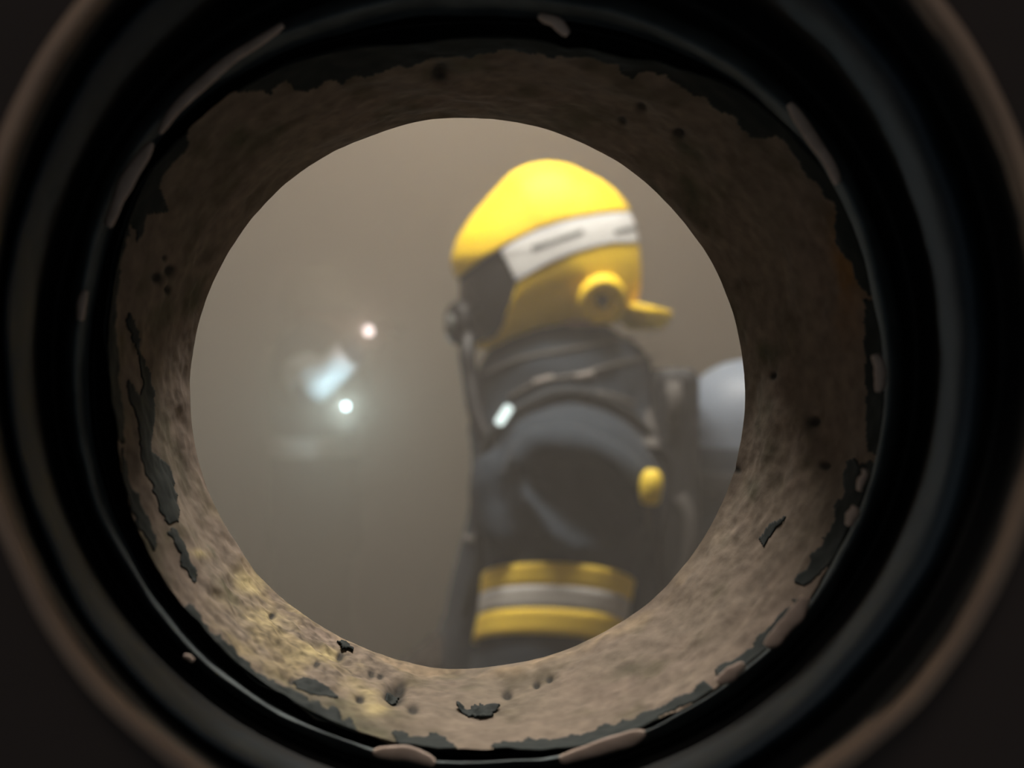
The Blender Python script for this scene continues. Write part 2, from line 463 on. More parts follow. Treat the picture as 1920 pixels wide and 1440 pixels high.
clump('grit_clump', [(722, 1300), (735, 1290), (752, 1293), (750, 1310), (738, 1318), (724, 1315)], 0.0007, 'small round dark grit clump beside the bright ochre patch', 5)
clump('rim_chip', [(626, 1205), (640, 1208), (660, 1220), (658, 1226), (640, 1222)], 0.0007, 'tiny black chip standing on the lower left rim of the hole', 8)

# stepped rings in front of the lining
strip('groove', [(0.1470, 930, 747, 722, 667), (0.1510, 924, 742, 727, 676), (0.1535, 916, 735, 736, 688), (0.1500, 910, 730, 742, 698)], M_rubber, k0=1.0, k1=0.52)
strip('bead', [(0.1502, 910, 730, 741, 697), (0.1460, 906, 724, 746, 704), (0.1420, 903, 716, 754, 713), (0.1415, 903, 711, 766, 722), (0.1440, 905, 706, 779, 736), (0.1480, 906, 705, 785, 743)], M_bead, lump=0.0005, k0=0.52, k1=0.36)
strip('seal', [(0.1480, 906, 705, 784, 742), (0.1480, 909, 690, 815, 775), (0.1380, 912, 672, 842, 820), (0.1240, 913, 662, 856, 846)], M_rubber, k0=0.36)
strip('clamp_ring', [(0.1245, 913, 662, 852, 842), (0.1190, 914, 656, 866, 860), (0.1150, 916, 650, 886, 884), (0.1130, 922, 648, 908, 906), (0.1140, 928, 646, 922, 920)], M_clamp, lump=0.0004)
strip('seal', [(0.1140, 928, 646, 920, 918), (0.1160, 940, 642, 940, 938), (0.1100, 950, 638, 966, 966), (0.1020, 955, 636, 984, 984)], M_rubber)
strip('lip', [(0.1030, 956, 636, 982, 982), (0.0990, 957, 635, 990, 990), (0.0968, 958, 634, 1004, 1004), (0.0970, 958, 634, 1018, 1018), (0.0985, 958, 634, 1028, 1028), (0.1003, 958, 634, 1032, 1032)], M_lip, lump=0.0003)

# chips where the paint has come off the bead
BEAD = [(0.1445, 903, 716, 752, 711), (0.1445, 903, 711, 766, 722)]
def chip(pts, w, seed):
    """elongated bare patch along the bead; pts run along it in photo pixels"""
    line = smooth_line(pts, 36); n = len(line)
    v = []; nv = 7
    nrm = np.gradient(line, axis=0); nrm /= np.linalg.norm(nrm, axis=1)[:, None]
    nrm = np.stack([-nrm[:, 1], nrm[:, 0]], 1)
    for i in range(n):
        e = math.sin(math.pi * min(max(i / (n - 1), 0.02), 0.98)) ** 0.35
        ww = w * e * (0.85 + 0.25 * vnoise(np.array([[i * 0.17, seed * 3.7, 1.5]]))[0])
        off = 4 * vnoise(np.array([[i * 0.1, seed * 3.7, 7.5]]))[0]
        for k in range(nv):
            s = (k / (nv - 1) - 0.5)
            q = line[i] + nrm[i] * (s * ww + off)
            v.append(P(q[0], q[1], 0.1392 + 0.0004 * (2 * s) ** 2))
    o = mesh_obj('bare_chip', v, grid_faces(n, nv), M_bare, pipe)
    solidify(o, 0.0003, 0)
chip([(203, 425), (222, 375), (255, 315), (285, 268)], 30, 1)
chip([(300, 250), (330, 205), (385, 152), (430, 112), (480, 78), (530, 45)], 26, 2)
chip([(160, 545), (152, 570), (148, 600)], 22, 3)
chip([(1478, 195), (1510, 240), (1545, 290), (1570, 345)], 30, 4)
chip([(1640, 665), (1650, 700), (1648, 735)], 26, 5)
chip([(1622, 880), (1612, 920)], 16, 6)
chip([(1604, 950), (1588, 985)], 22, 7)
chip([(1510, 1120), (1480, 1170), (1435, 1210)], 36, 8)
chip([(1395, 1245), (1345, 1280)], 28, 9)
chip([(1210, 1378), (1120, 1400), (1050, 1425)], 34, 10)
chip([(700, 1408), (760, 1412), (815, 1432)], 30, 11)
chip([(1010, 30), (1040, 40), (1065, 65)], 24, 12)
chip([(345, 1228), (362, 1240)], 10, 13)

# ------------------------------------------------------------------ signed distance bodies
def cap(a, b, ra, rb, s=(1, 1, 1)):
    a = np.asarray(a, float) / s; b = np.asarray(b, float) / s; s = np.asarray(s, float); ab = b - a; l2 = max(ab @ ab, 1e-9)
    def f(p):
        q = p / s
        t = np.clip(((q - a) @ ab) / l2, 0, 1)
        return (np.linalg.norm(q - a - t[..., None] * ab, axis=-1) - (ra + (rb - ra) * t)) * s.min()
    return f
def local(f, lo, hi, m):
    """a small shape that matters only inside its own box"""
    lo = np.asarray(lo) - m; hi = np.asarray(hi) + m
    def g(p):
        k = np.all((p > lo) & (p < hi), axis=-1)
        r = np.full(p.shape[:-1], 1.0)
        if k.any(): r[k] = f(p[k])
        return r
    return g
def ell(c, r):
    c = np.asarray(c, float); r = np.asarray(r, float)
    def f(p):
        q = p - c; k0 = np.linalg.norm(q / r, axis=-1); k1 = np.linalg.norm(q / (r * r), axis=-1) + 1e-9
        return k0 * (k0 - 1) / k1
    return f
def smin(a, b, k):
    h = np.clip(0.5 + 0.5 * (b - a) / k, 0, 1)
    return b * (1 - h) + a * h - k * h * (1 - h)
def union(items):
    """items: (function, blend, sign)"""
    def f(p):
        r = items[0][0](p)
        for it in items[1:]:
            g = it[0](p)
            r = smin(r, g, it[1]) if len(it) < 3 or it[2] > 0 else -smin(-r, g, it[1])
        return r
    return f

def nets(f, lo, hi, h):
    lo = np.asarray(lo, float); n = np.ceil((np.asarray(hi) - lo) / h).astype(int) + 1
    ax = [lo[i] + h * np.arange(n[i]) for i in range(3)]
    F = np.empty(tuple(n), float)
    for i in range(n[0]):
        Y, Z = np.meshgrid(ax[1], ax[2], indexing='ij')
        F[i] = f(np.stack([np.full(Y.shape, ax[0][i]), Y, Z], -1))
    nx, ny, nz = n
    acc = np.zeros((nx - 1, ny - 1, nz - 1, 3)); cnt = np.zeros((nx - 1, ny - 1, nz - 1))
    cs = [(a, b, c) for a in (0, 1) for b in (0, 1) for c in (0, 1)]
    sub = lambda o: F[o[0]:nx - 1 + o[0], o[1]:ny - 1 + o[1], o[2]:nz - 1 + o[2]]
    for o in cs:
        for d in range(3):
            if o[d]: continue
            o2 = list(o); o2[d] = 1
            A = sub(o); B = sub(o2); m = (A < 0) != (B < 0)
            t = np.where(m, A / np.where(m, A - B, 1), 0)
            for e in range(3):
                acc[..., e] += np.where(m, o[e] + (t if e == d else 0), 0)
            cnt += m
    act = cnt > 0
    ids = np.full(act.shape, -1); ids[act] = np.arange(act.sum())
    cell = np.stack(np.nonzero(act), 1)
    V = lo + h * (cell + acc[act] / cnt[act][:, None])
    Q = []
    for d in range(3):
        e1, e2 = (d + 1) % 3, (d + 2) % 3
        s1 = [slice(None)] * 3; s2 = [slice(None)] * 3
        s1[d] = slice(0, -1); s2[d] = slice(1, None)
        A = F[tuple(s1)]; B = F[tuple(s2)]
        m = (A < 0) != (B < 0)
        c = np.stack(np.nonzero(m), 1)
        ok = (c[:, e1] > 0) & (c[:, e2] > 0) & (c[:, e1] < n[e1] - 1) & (c[:, e2] < n[e2] - 1)
        c = c[ok]; neg = A[c[:, 0], c[:, 1], c[:, 2]] < 0
        def at(da, db):
            k = c.copy(); k[:, e1] += da; k[:, e2] += db
            return ids[k[:, 0], k[:, 1], k[:, 2]]
        q = np.stack([at(-1, -1), at(0, -1), at(0, 0), at(-1, 0)], 1)
        q[~neg] = q[~neg][:, ::-1]
        Q.append(q)
    return V, np.concatenate(Q)

def body_mesh(name, f, lo, hi, h, mat, parent, smooth_it=2):
    V, Q = nets(f, lo, hi, h)
    o = mesh_obj(name, V, Q, mat, parent)
    if smooth_it:
        m = o.modifiers.new('smooth', 'SMOOTH'); m.factor = 0.5; m.iterations = smooth_it
    return o

def hits(f, pts, d0=0.9, d1=2.2, lift=0.0):
    """where the view rays through pixels meet a body"""
    pts = np.asarray(pts, float)
    o = np.array([0, 0, EYE]); dv = np.array([P(x, y, 1.0) for x, y in pts]) - o
    t = np.full(len(pts), d0); go = np.ones(len(pts), bool)
    for _ in range(300):
        v = f(o + dv * t[:, None]) - lift
        go &= (v > 0.0008) & (t < d1)
        if not go.any(): break
        t = np.where(go, t + np.maximum(v * 0.6, 0.0008), t)
    return o + dv * np.minimum(t, d1)[:, None]
def hit(f, x, y, lift=0.0):
    return hits(f, [(x, y)], lift=lift)[0]

def loft_band(name, f, a, b, s0, s1, mat, parent, off=0.003, n=56, m=5, tilt=0.0, reach=0.2, tilt_x=0.0):
    """cuff hugging a limb between fractions s0..s1 of its axis"""
    a = np.asarray(a, float); b = np.asarray(b, float); ax = (b - a); L = np.linalg.norm(ax); ax /= L
    u = np.cross(ax, [0, 1.0, 0]); u /= np.linalg.norm(u); w = np.cross(ax, u)
    v = []
    for i in range(n):
        q = 2 * math.pi * i / n; dr = math.cos(q) * u + math.sin(q) * w
        for j in range(m):
            s = s0 + (s1 - s0) * j / (m - 1)
            c = a + ax * L * s + ax * (tilt * dr[1] - tilt_x * dr[0])
            t = np.linspace(0.02, reach, 90)
            val = f(c + dr * t[:, None])
            k = int(np.argmax(val > 0)) if (val > 0).any() else len(t) - 1
            v.append((c, dr, t[k]))
    R = np.array([x[2] for x in v]).reshape(n, m)
    for _ in range(9): R = (np.roll(R, 1, 0) + R * 2 + np.roll(R, -1, 0)) / 4
    V = [x[0] + x[1] * (R.reshape(-1)[i] + off) for i, x in enumerate(v)]
    o = mesh_obj(name, V, grid_faces(n, m, True), mat, parent)
    solidify(o, 0.004, 0)
    return o

# ------------------------------------------------------------------ the firefighter near the hole
YM = 1.36
def W(x, y, z): return np.array([x, y, EYE + z])
fire = thing('person', (0.09, YM, 0), 'firefighter in navy turnout coat with yellow and silver sleeve band, facing left', 'person')

armA, armB = W(0.085, 1.185, -0.16), W(0.044, 1.145, -0.40)
elb, wri = W(0.036, 1.145, -0.46), W(-0.16, 1.16, -0.60)
farA, farB = W(0.075, 1.53, -0.16), W(0.035, 1.55, -0.40)
farE, farW = W(0.03, 1.54, -0.44), W(-0.07, 1.46, -0.46)
coat_items = [
    (cap(W(0.095, YM, -0.19), W(0.085, YM, -0.76), 0.155, 0.182, (1, 1.3, 1)),),
    (ell(W(0.0, YM, -0.45), (0.115, 0.16, 0.24)), 0.06),
    (cap(W(0.09, 1.20, -0.15), W(0.09, 1.52, -0.15), 0.115, 0.115, (1.15, 1, 1)), 0.06),
    (cap(W(0.092, YM, -0.07), W(0.088, YM, 0.0), 0.118, 0.112, (1.36, 1, 1)), 0.04),
    (cap(farA, farB, 0.105, 0.092), 0.03), (cap(farB, farE, 0.09, 0.09), 0.02), (cap(farE, farW, 0.085, 0.065), 0.03),
    (ell(W(0.080, 1.175, -0.150), (0.122, 0.10, 0.112)), 0.012),
    (cap(armA, armB, 0.110, 0.093), 0.03), (cap(armB, elb, 0.093, 0.088), 0.02), (cap(elb, wri, 0.09, 0.066), 0.035),
]
coat0 = union(coat_items)
def ridge(pts, r, sunk, k, sign=1):
    q = hits(coat0, smooth_line(pts, 12), lift=-sunk)
    for i in range(len(q) - 1):
        coat_items.append((local(cap(q[i], q[i + 1], r, r), np.minimum(q[i], q[i + 1]), np.maximum(q[i], q[i + 1]), r + k), k, sign))
ridge([(985, 865), (992, 930), (1030, 980), (1080, 1012)], 0.018, 0.001, 0.022)
ridge([(920, 880), (924, 950), (952, 1005)], 0.018, 0.001, 0.022)
ridge([(1010, 838), (1090, 846), (1165, 890), (1195, 950)], 0.019, 0.002, 0.025)
ridge([(1020, 890), (1055, 930), (1110, 985)], 0.020, -0.012, 0.025, -1)
ridge([(1080, 905), (1120, 930), (1150, 985)], 0.020, -0.009, 0.025, -1)
ridge([(952, 890), (958, 945), (990, 1000)], 0.012, -0.005, 0.014, -1)
coat = union(coat_items)
def coat_w(p):
    return coat(p) + 0.0035 * vnoise(p * np.array([22, 22, 14.0])) + 0.0016 * vnoise(p * 55.0)
jacket = body_mesh('jacket', coat_w, W(-0.34, 0.98, -0.96), W(0.33, 1.72, 0.16), 0.0085, M_cloth, fire, 2)

# sleeve bands: yellow, silver, yellow
def sleeve_bands(a, b, parent, zs, tilt):
    for (s0, s1, mt, nm) in zs:
        o = loft_band(nm, coat, a, b, s0, s1, mt, parent, off=0.004, tilt=tilt, reach=0.112, tilt_x=0.012 if tilt else 0.0)
        o['label'] = 'yellow reflective stripe' if mt is M_hivis else 'silver reflective stripe'
Lz = 0.245
bz = lambda y, d=1.09: (-(y - 720) / FPX * d + 0.16) / -0.24
Z = [(0.517, 0.637, M_hivis, 'sleeve_stripe'), (0.637, 0.758, M_greytape, 'sleeve_stripe'), (0.758, 0.896, M_hivis, 'sleeve_stripe')]
sleeve_bands(armA, armB, jacket, Z, 0.03)
sleeve_bands(farA, farB, jacket, [(0.78, 0.93, M_hivis, 'sleeve_stripe'), (0.93, 1.05, M_greytape, 'sleeve_stripe'), (1.05, 1.2, M_hivis, 'sleeve_stripe')], 0.0)

# trousers, boots, gloves, head
legs = union([(cap(W(0.09, YM, -0.62), W(0.09, YM, -0.80), 0.145, 0.14, (1, 1.25, 1)),),
              (cap(W(0.08, 1.25, -0.78), W(0.06, 1.24, -1.02), 0.105, 0.09), 0.03), (cap(W(0.06, 1.24, -1.02), W(0.10, 1.24, -1.33), 0.09, 0.082), 0.03),
              (cap(W(0.09, 1.47, -0.78), W(0.10, 1.48, -1.02), 0.105, 0.09), 0.03), (cap(W(0.10, 1.48, -1.02), W(0.15, 1.48, -1.33), 0.09, 0.082), 0.03)])
body_mesh('trousers', lambda p: legs(p) + 0.004 * vnoise(p * 18), W(-0.2, 1.02, -1.46), W(0.4, 1.72, -0.4), 0.013, M_cloth2, fire)
for (x, y) in ((0.10, 1.24), (0.15, 1.48)):
    bt = union([(cap(W(x, y, -1.22), W(x + 0.01, y, -1.40), 0.066, 0.058),), (cap(W(x + 0.01, y, -1.45), W(x - 0.15, y, -1.455), 0.05, 0.044, (1, 0.95, 1)), 0.03)])
    body_mesh('boot', lambda p: np.maximum(bt(p), EYE * 0 - p[..., 2] + 0.001), (x - 0.26, y - 0.12, -0.02), (x + 0.13, y + 0.12, 0.36), 0.011, M_boot, fire)
def hand_items(w, d, up, side):
    """palm, four curled fingers and a thumb, from wrist w along direction d"""
    w = np.asarray(w, float); d = np.asarray(d, float) / np.linalg.norm(d); up = np.asarray(up, float); up = up - d * (up @ d); up /= np.linalg.norm(up)
    sd = np.cross(d, up) * side
    it = [(cap(w - d * 0.03, w + d * 0.02, 0.036, 0.034),), (cap(w + d * 0.03 - sd * 0.02, w + d * 0.07 - sd * 0.02, 0.022, 0.019), 0.02), (cap(w + d * 0.03 + sd * 0.02, w + d * 0.07 + sd * 0.02, 0.022, 0.019), 0.02)]
    for k, L in enumerate((0.032, 0.037, 0.034, 0.026)):
        a = w + d * 0.085 + sd * (0.033 - 0.022 * k)
        b = a + d * L - up * 0.008; c = b + d * L * 0.5 - up * L * 0.8; e = c - up * L * 0.55 - d * L * 0.3
        it += [(cap(a - d * 0.015, b, 0.0125, 0.0115), 0.006), (cap(b, c, 0.0115, 0.0105), 0.003), (cap(c, e, 0.0105, 0.0095), 0.003)]
    a = w + d * 0.02 + sd * 0.03
    it += [(cap(a, a + d * 0.03 + sd * 0.025 - up * 0.008, 0.0145, 0.0125), 0.01), (cap(a + d * 0.03 + sd * 0.025 - up * 0.008, a + d * 0.062 + sd * 0.028 - up * 0.02, 0.0125, 0.0105), 0.004)]
    return it
for (w, dv, sd) in ((wri + np.array([-0.03, -0.003, -0.02]), (-0.8, 0, -0.45), 1), (farW + np.array([-0.03, -0.012, -0.01]), (-0.8, -0.3, -0.25), -1)):
    g = union(hand_items(w, dv, (0, 0.2, 1), sd))
    body_mesh('glove', g, w - 0.17, w + 0.13, 0.0055, M_glove, fire, 1)

hd = P(1040, 500, YM)
def L3(dx, dy, dz): return hd + np.array([dx, dy, dz])
head = union([(ell(L3(0.01, 0, 0.025), (0.098, 0.078, 0.105)),), (ell(L3(-0.045, 0, -0.055), (0.05, 0.055, 0.06)), 0.04),
              (cap(L3(-0.09, 0, 0.0), L3(-0.112, 0, -0.028), 0.011, 0.016), 0.015), (cap(L3(-0.078, -0.03, 0.012), L3(-0.078, 0.03, 0.012), 0.016, 0.016), 0.015),
              (cap(L3(-0.09, -0.018, -0.062), L3(-0.09, 0.018, -0.062), 0.008, 0.008), 0.01), (ell(L3(0.01, -0.078, -0.005), (0.02, 0.01, 0.03)), 0.005), (ell(L3(0.01, 0.078, -0.005), (0.02, 0.01, 0.03)), 0.005),
              (cap(L3(0.03, 0, -0.05), L3(0.035, 0, -0.16), 0.058, 0.062), 0.04)])
body_mesh('head', head, hd - np.array([0.16, 0.11, 0.2]), hd + np.array([0.14, 0.11, 0.15]), 0.009, M_skin, fire)

# ------------------------------------------------------------------ helmet, shaped from its side profile and swelled to head width
OUT = [(862, 520), (853, 495), (862, 458), (885, 420), (910, 390), (935, 362), (960, 335), (990, 320), (1030, 314), (1065, 320), (1095, 334), (1130, 352), (1160, 380), (1180, 412), (1190, 450), (1196, 490), (1197, 530), (1192, 565), (1180, 590), (1150, 606), (1100, 612), (1060, 616), (1010, 630), (960, 646), (920, 656), (893, 652), (876, 625), (866, 590), (862, 555)]
HC = np.array([1035.0, 490.0])
OUT = np.array(OUT, float)
ang = np.arctan2(OUT[:, 1] - HC[1], OUT[:, 0] - HC[0]); rad = np.hypot(OUT[:, 0] - HC[0], OUT[:, 1] - HC[1])
o_ = np.argsort(ang); ang = ang[o_]; rad = rad[o_]
ang3 = np.concatenate([ang - 2 * math.pi, ang, ang + 2 * math.pi]); rad3 = np.tile(rad, 3)
NP_, NA_ = 300, 170
phi = np.linspace(-math.pi, math.pi, NP_, endpoint=False)
RR = np.interp(phi, ang3, rad3)
for _ in range(3): RR = (np.roll(RR, 1) + 2 * RR + np.roll(RR, -1)) / 4
alpha = np.linspace(0.0, math.pi, NA_)
HALF = 0.118
def shell_points(scale=1.0):
    """(phi, alpha) grid; alpha 0 is the near cheek, pi the far one"""
    ca_, sa_ = np.cos(alpha), np.sin(alpha)
    dep = -np.sign(ca_) * np.abs(ca_) ** 0.85 * HALF
    rr = np.abs(sa_) ** 0.9
    crest = 1 - 0.035 * np.clip((np.abs(dep) - 0.012) / 0.02, 0, 1)       # low comb along the crown
    up = np.clip(-np.sin(phi), 0, 1)[:, None]
    rad_ = RR[:, None] * rr[None, :] * (1 - up * (1 - crest[None, :]))
    px = HC[0] + np.cos(phi)[:, None] * rad_ * scale; py = HC[1] + np.sin(phi)[:, None] * rad_ * scale
    V = np.stack([(px - 960) / FPX * YM, np.broadcast_to(YM + dep * scale, px.shape), EYE + (720 - py) / FPX * YM], -1)
    return V
S0 = shell_points(1.0)
near = S0.copy(); near[..., 1] = YM - np.abs(near[..., 1] - YM)
SPX = to_px(near)
def region(name, polys, scale, mat, parent, thick=0.004, minus=(), half=0):
    V = shell_points(scale)
    m = np.zeros(SPX.shape[:2], bool)
    for p in polys: m |= in_poly(SPX[..., 0], SPX[..., 1], p)
    for p in minus: m &= ~in_poly(SPX[..., 0], SPX[..., 1], p)
    if half: m &= ((alpha < math.pi / 2) if half < 0 else (alpha > math.pi / 2))[None, :]
    c = m[:, :-1] & m[:, 1:]; c &= np.roll(c, -1, 0)
    ii, jj = np.nonzero(c)
    idx = lambda i, j: (i % NP_) * NA_ + j
    F = np.stack([idx(ii, jj), idx(ii, jj + 1), idx(ii + 1, jj + 1), idx(ii + 1, jj)], 1)
    used, inv = np.unique(F, return_inverse=True)
    o = mesh_obj(name, V.reshape(-1, 3)[used], inv.reshape(-1, 4), mat, parent)
    bm = bmesh.new(); bm.from_mesh(o.data)
    bmesh.ops.remove_doubles(bm, verts=bm.verts, dist=1e-5)
    for _ in range(2):
        bv = [q for q in bm.verts if q.is_boundary]
        nc = {q: sum((e.other_vert(q).co for e in q.link_edges if e.is_boundary), Vector()) / max(1, sum(e.is_boundary for e in q.link_edges)) for q in bv}
        for q in bv: q.co = q.co.lerp(nc[q], 0.5)
    bm.to_mesh(o.data); bm.free()
    o.data.update()
    if thick: solidify(o, thick, -1)
    return o

helmet = thing('helmet', P(1035, 600, YM), 'yellow firefighter helmet with silver side band, worn by the near firefighter', 'helmet')
B_UP = [(938, 470), (965, 452), (1010, 430), (1050, 417), (1090, 408), (1130, 402), (1170, 399), (1215, 398)]
B_LO = [(968, 530), (1000, 510), (1040, 490), (1085, 472), (1130, 460), (1170, 456), (1215, 458)]
DOME = [(800, 530), (866, 518), (880, 507), (905, 488), (945, 463)] + B_UP[1:] + [(1300, 398), (1300, 250), (800, 250)]
SIDE = B_LO + [(1300, 470), (1300, 700), (870, 700), (893, 640), (925, 632), (940, 612), (945, 590), (958, 562)]
BAND = B_UP + B_LO[::-1]
region('shell', [DOME], 1.015, M_yel, helmet)
region('side_guard', [SIDE], 0.985, M_yel, helmet)
band = region('reflective_band', [BAND], 1.0, M_silver, helmet)
band['label'] = 'silver reflective band'
def slot(pl):
    for hf in (-1, 1): region('slot', [pl], 1.012, M_slot, band, 0.003, half=hf)
slot([(994, 462), (1030, 450), (1092, 430), (1095, 440), (1050, 456), (998, 475)])
slot([(1145, 432), (1195, 420), (1195, 432), (1150, 443)])
# round ear covers on both cheeks
for s in (-1, 1):
    c = P(1132, 560, 1.235); c = c.copy()
    base = np.array([c[0], YM + s * (YM - 1.258), c[2]])
    ec = lathe('ear_cover', [(0.0, 0.002), (0.012, 0.002), (0.018, 0.002), (0.021, 0.005), (0.025, 0.011), (0.031, 0.013), (0.036, 0.010), (0.039, 0.003), (0.041, -0.02)], base, (0.12, s, -0.42), M_yel, helmet)
    lathe('knob', [(0.0, 0.007), (0.008, 0.007), (0.011, 0.005), (0.012, -0.002)], base, (0.12, s, -0.42), M_knob, ec)
# neck guard at the back
ng = []; nN = 25
prof = [(1170, 572), (1215, 576), (1256, 587), (1259, 593), (1244, 615), (1234, 612), (1205, 594), (1170, 588)]
for i in range(nN):
    q = (i / (nN - 1) - 0.5) * 2 * 0.75
    for (x, y) in prof:
        ax_ = P(1060, y, YM); r_ = (x - 1060) / FPX * YM
        ng.append(np.array([ax_[0] + r_ * math.cos(q), YM + r_ * math.sin(q) * 0.72, ax_[2] + 0.006 * (1 - math.cos(q))]))
k = len(prof)
nf_ = [(i * k + j, (i + 1) * k + j, (i + 1) * k + (j + 1) % k, i * k + (j + 1) % k) for i in range(nN - 1) for j in range(k)] + [tuple(range(k)), tuple(range((nN - 1) * k, nN * k))[::-1]]
mesh_obj('neck_guard', ng, nf_, M_yel, helmet)

# ------------------------------------------------------------------ breathing mask and hose
mask = thing('breathing_mask', P(905, 580, YM), 'black breathing mask with round regulator below the yellow helmet brim', 'mask')
FACE = [(800, 530), (864, 516), (905, 482), (945, 455), (985, 535), (970, 565), (955, 595), (950, 618), (935, 640), (890, 650), (860, 660), (800, 640)]
region('facepiece', [FACE], 0.965, M_mask, mask, 0.006)
region('visor', [[(800, 536), (868, 528), (905, 500), (938, 478), (962, 530), (948, 566), (925, 582), (890, 585), (800, 580)]], 0.985, M_visor, mask, 0.003)
rc = P(880, 606, YM - 0.02)
rg = lathe('regulator', [(0, 0.036), (0.022, 0.035), (0.033, 0.030), (0.039, 0.018), (0.040, 0.002), (0.037, -0.012), (0.034, -0.04)], rc, (-0.85, -0.5, -0.05), M_mask, mask)
lathe('regulator_cap', [(0, 0.040), (0.012, 0.039), (0.016, 0.036), (0.016, 0.030)], rc, (-0.85, -0.5, -0.05), M_slot, rg)
hp = smooth_line([P(880, 632, 1.30), P(876, 665, 1.28), P(882, 710, 1.27), P(892, 770, 1.25), P(915, 830, 1.23), P(935, 880, 1.22)], 70)
tube('hose', hp, 0.013, M_mask, mask, 12, ridges=0.08)

# ------------------------------------------------------------------ breathing set on the back
bset = thing('breathing_set', P(1330, 900, YM), 'grey-blue air cylinder on a black back plate worn behind the near firefighter', 'air cylinder')
bp_ = box('back_plate', W(0.225, 1.22, -0.55), W(0.290, 1.50, 0.025), M_plate, bset, 0.02)
cc = W(0.400, YM, 0)
CR = 0.118
cyl = lathe('cylinder', [(0.0, -0.62), (0.05, -0.615), (0.09, -0.59), (0.112, -0.545), (CR, -0.50)] + [(CR * math.cos(e), -0.076 + CR * math.sin(e)) for e in np.linspace(0, math.pi / 2, 12)], cc, (0, 0, 1), M_cyl, bset, 56)
cyl_shade = lathe('cylinder_shade_sleeve', [(0.1175, -0.10), (0.1195, -0.105), (0.1205, -0.12), (0.1205, -0.48), (0.119, -0.50), (0.1175, -0.505)], cc, (0, 0, 1), M_cloth, bset, 56)  # dark sleeve added so the cylinder falls into shade below its dome
cyl_shade['label'] = 'dark sleeve added for the shade on the lower cylinder'
lathe('valve', [(0.018, 0.0), (0.018, 0.02), (0.026, 0.024), (0.026, 0.05), (0.0, 0.052)], cc + np.array([0, 0, -0.665]), (0, 0, 1), M_brass, bset, 24)
for z in (-0.16, -0.42):
    q = np.linspace(0, 2 * math.pi, 49)
    tube('cylinder_strap', [cc + np.array([0.123 * math.cos(t), 0.123 * math.sin(t), z]) for t in q], 0.004, M_strap, bset, 10, flat=((0, 0, 1), 5))
# shoulder straps follow the coat
def on_coat(pts, n=30, lift=0.004):
    return hits(coat, smooth_line(pts, n), lift=lift)
def shoulder_strap(y):
    pts = smooth_line([W(-0.055, y, -0.34), W(-0.075, y, -0.22), W(-0.05, y, -0.10), W(0.03, y, -0.03), W(0.10, y, -0.02), W(0.19, y, -0.035), W(0.245, y, -0.10)], 40)
    q = []
    for p in pts:
        c = W(0.09, y, -0.25); dr = p - c; dr /= np.linalg.norm(dr)
        t = np.linspace(0.02, 0.34, 120); val = coat0_torso(c + dr * t[:, None])
        kk = int(np.argmax(val > 0)) if (val > 0).any() else 119
        q.append(c + dr * (t[kk] + 0.007))
    return tube('shoulder_strap', q, 0.007, M_strap, bset, 14, flat=((0, 1, 0), 3.4))
coat0_torso = union(coat_items[:4])
shoulder_strap(1.235); shoulder_strap(1.485)
def trim(name, pts, r, mat, parent, n=30, flat=None, lift=0.002):
    return tube(name, on_coat(pts, n, lift), r, mat, parent, 8, flat=flat)
for line in ([(955, 745), (1010, 718), (1090, 702), (1160, 682), (1232, 668)], [(905, 702), (980, 672), (1070, 655), (1150, 640), (1225, 625)], [(950, 790), (1000, 762), (1060, 742), (1130, 738), (1190, 756)]):
    o = trim('piping', line, 0.0035, M_piping, jacket); o['label'] = 'grey piping along collar and shoulder'
for (a, b) in (((1000, 718), (1038, 708)), ((1078, 707), (1112, 700))):
    trim('reflective_tab', [a, ((a[0] + b[0]) / 2, (a[1] + b[1]) / 2), b], 0.005, M_tab, jacket, 8)
trim('reflective_tab', [(874, 1008), (880, 1010), (886, 1011)], 0.005, M_tab, jacket, 6)
# webbing on the pack side
tube('webbing', [P(1262, 715, 1.22), P(1266, 750, 1.215), P(1262, 800, 1.215)], 0.004, M_web, bset, 8, flat=((1, 0, 0), 3))
tube('webbing', on_coat([(1222, 770), (1220, 800), (1222, 840)], 12), 0.004, M_web, bset, 8, flat=((1, 0, 0), 3))
tube('webbing', smooth_line([P(1275, 930, 1.22), P(1292, 970, 1.215), P(1290, 1040, 1.215), P(1270, 1110, 1.22)], 12), 0.004, M_web, bset, 8, flat=((1, 0, 0), 2.6))

# yellow pull handle with its tail
pc = hit(coat, 1220, 918, lift=0.012)
DP = pc[1] - 0.004
pull = thing('pull_handle', P(1220, 930, DP), 'small yellow pull handle hanging on the harness behind the sleeve', 'handle')
pr = [(0.0, 0.027), (0.008, 0.026), (0.0135, 0.019), (0.0155, 0.006), (0.0145, -0.008), (0.011, -0.018), (0.0, -0.021)]
lathe('grip', pr, P(1220, 918, DP), (0.08, 0, 1), M_buckle, pull, 20)
tube('tail', smooth_line([P(1219, 938, DP), P(1215, 965, DP), P(1218, 995, DP)], 10), np.linspace(0.006, 0.0025, 11), M_web, pull, 8)

# clip lamp on the chest
lampw = thing('clip_lamp', P(945, 785, 1.14), 'small white lamp clipped to the chest of the near firefighter', 'lamp')
lc = hit(coat, 945, 780, lift=0.022)
lathe('lamp_body', [(0.0, -0.02), (0.010, -0.018), (0.011, 0.002), (0.010, 0.004), (0.0, 0.004)], lc, (-0.5, -0.85, 0.2), M_plate, lampw, 24)
M_lens = emission('lamp_lens_glow', (0.86, 1.0, 0.96), 1.5)
dl = lc[1] - 0.012
tube('lens', smooth_line([P(936, 792, dl), P(939, 787, dl - 0.003), P(945, 778, dl - 0.004), P(951, 769, dl - 0.003), P(954, 764, dl)], 16), [0.002] + [0.0068] * 15 + [0.002], M_lens, lampw, 12)

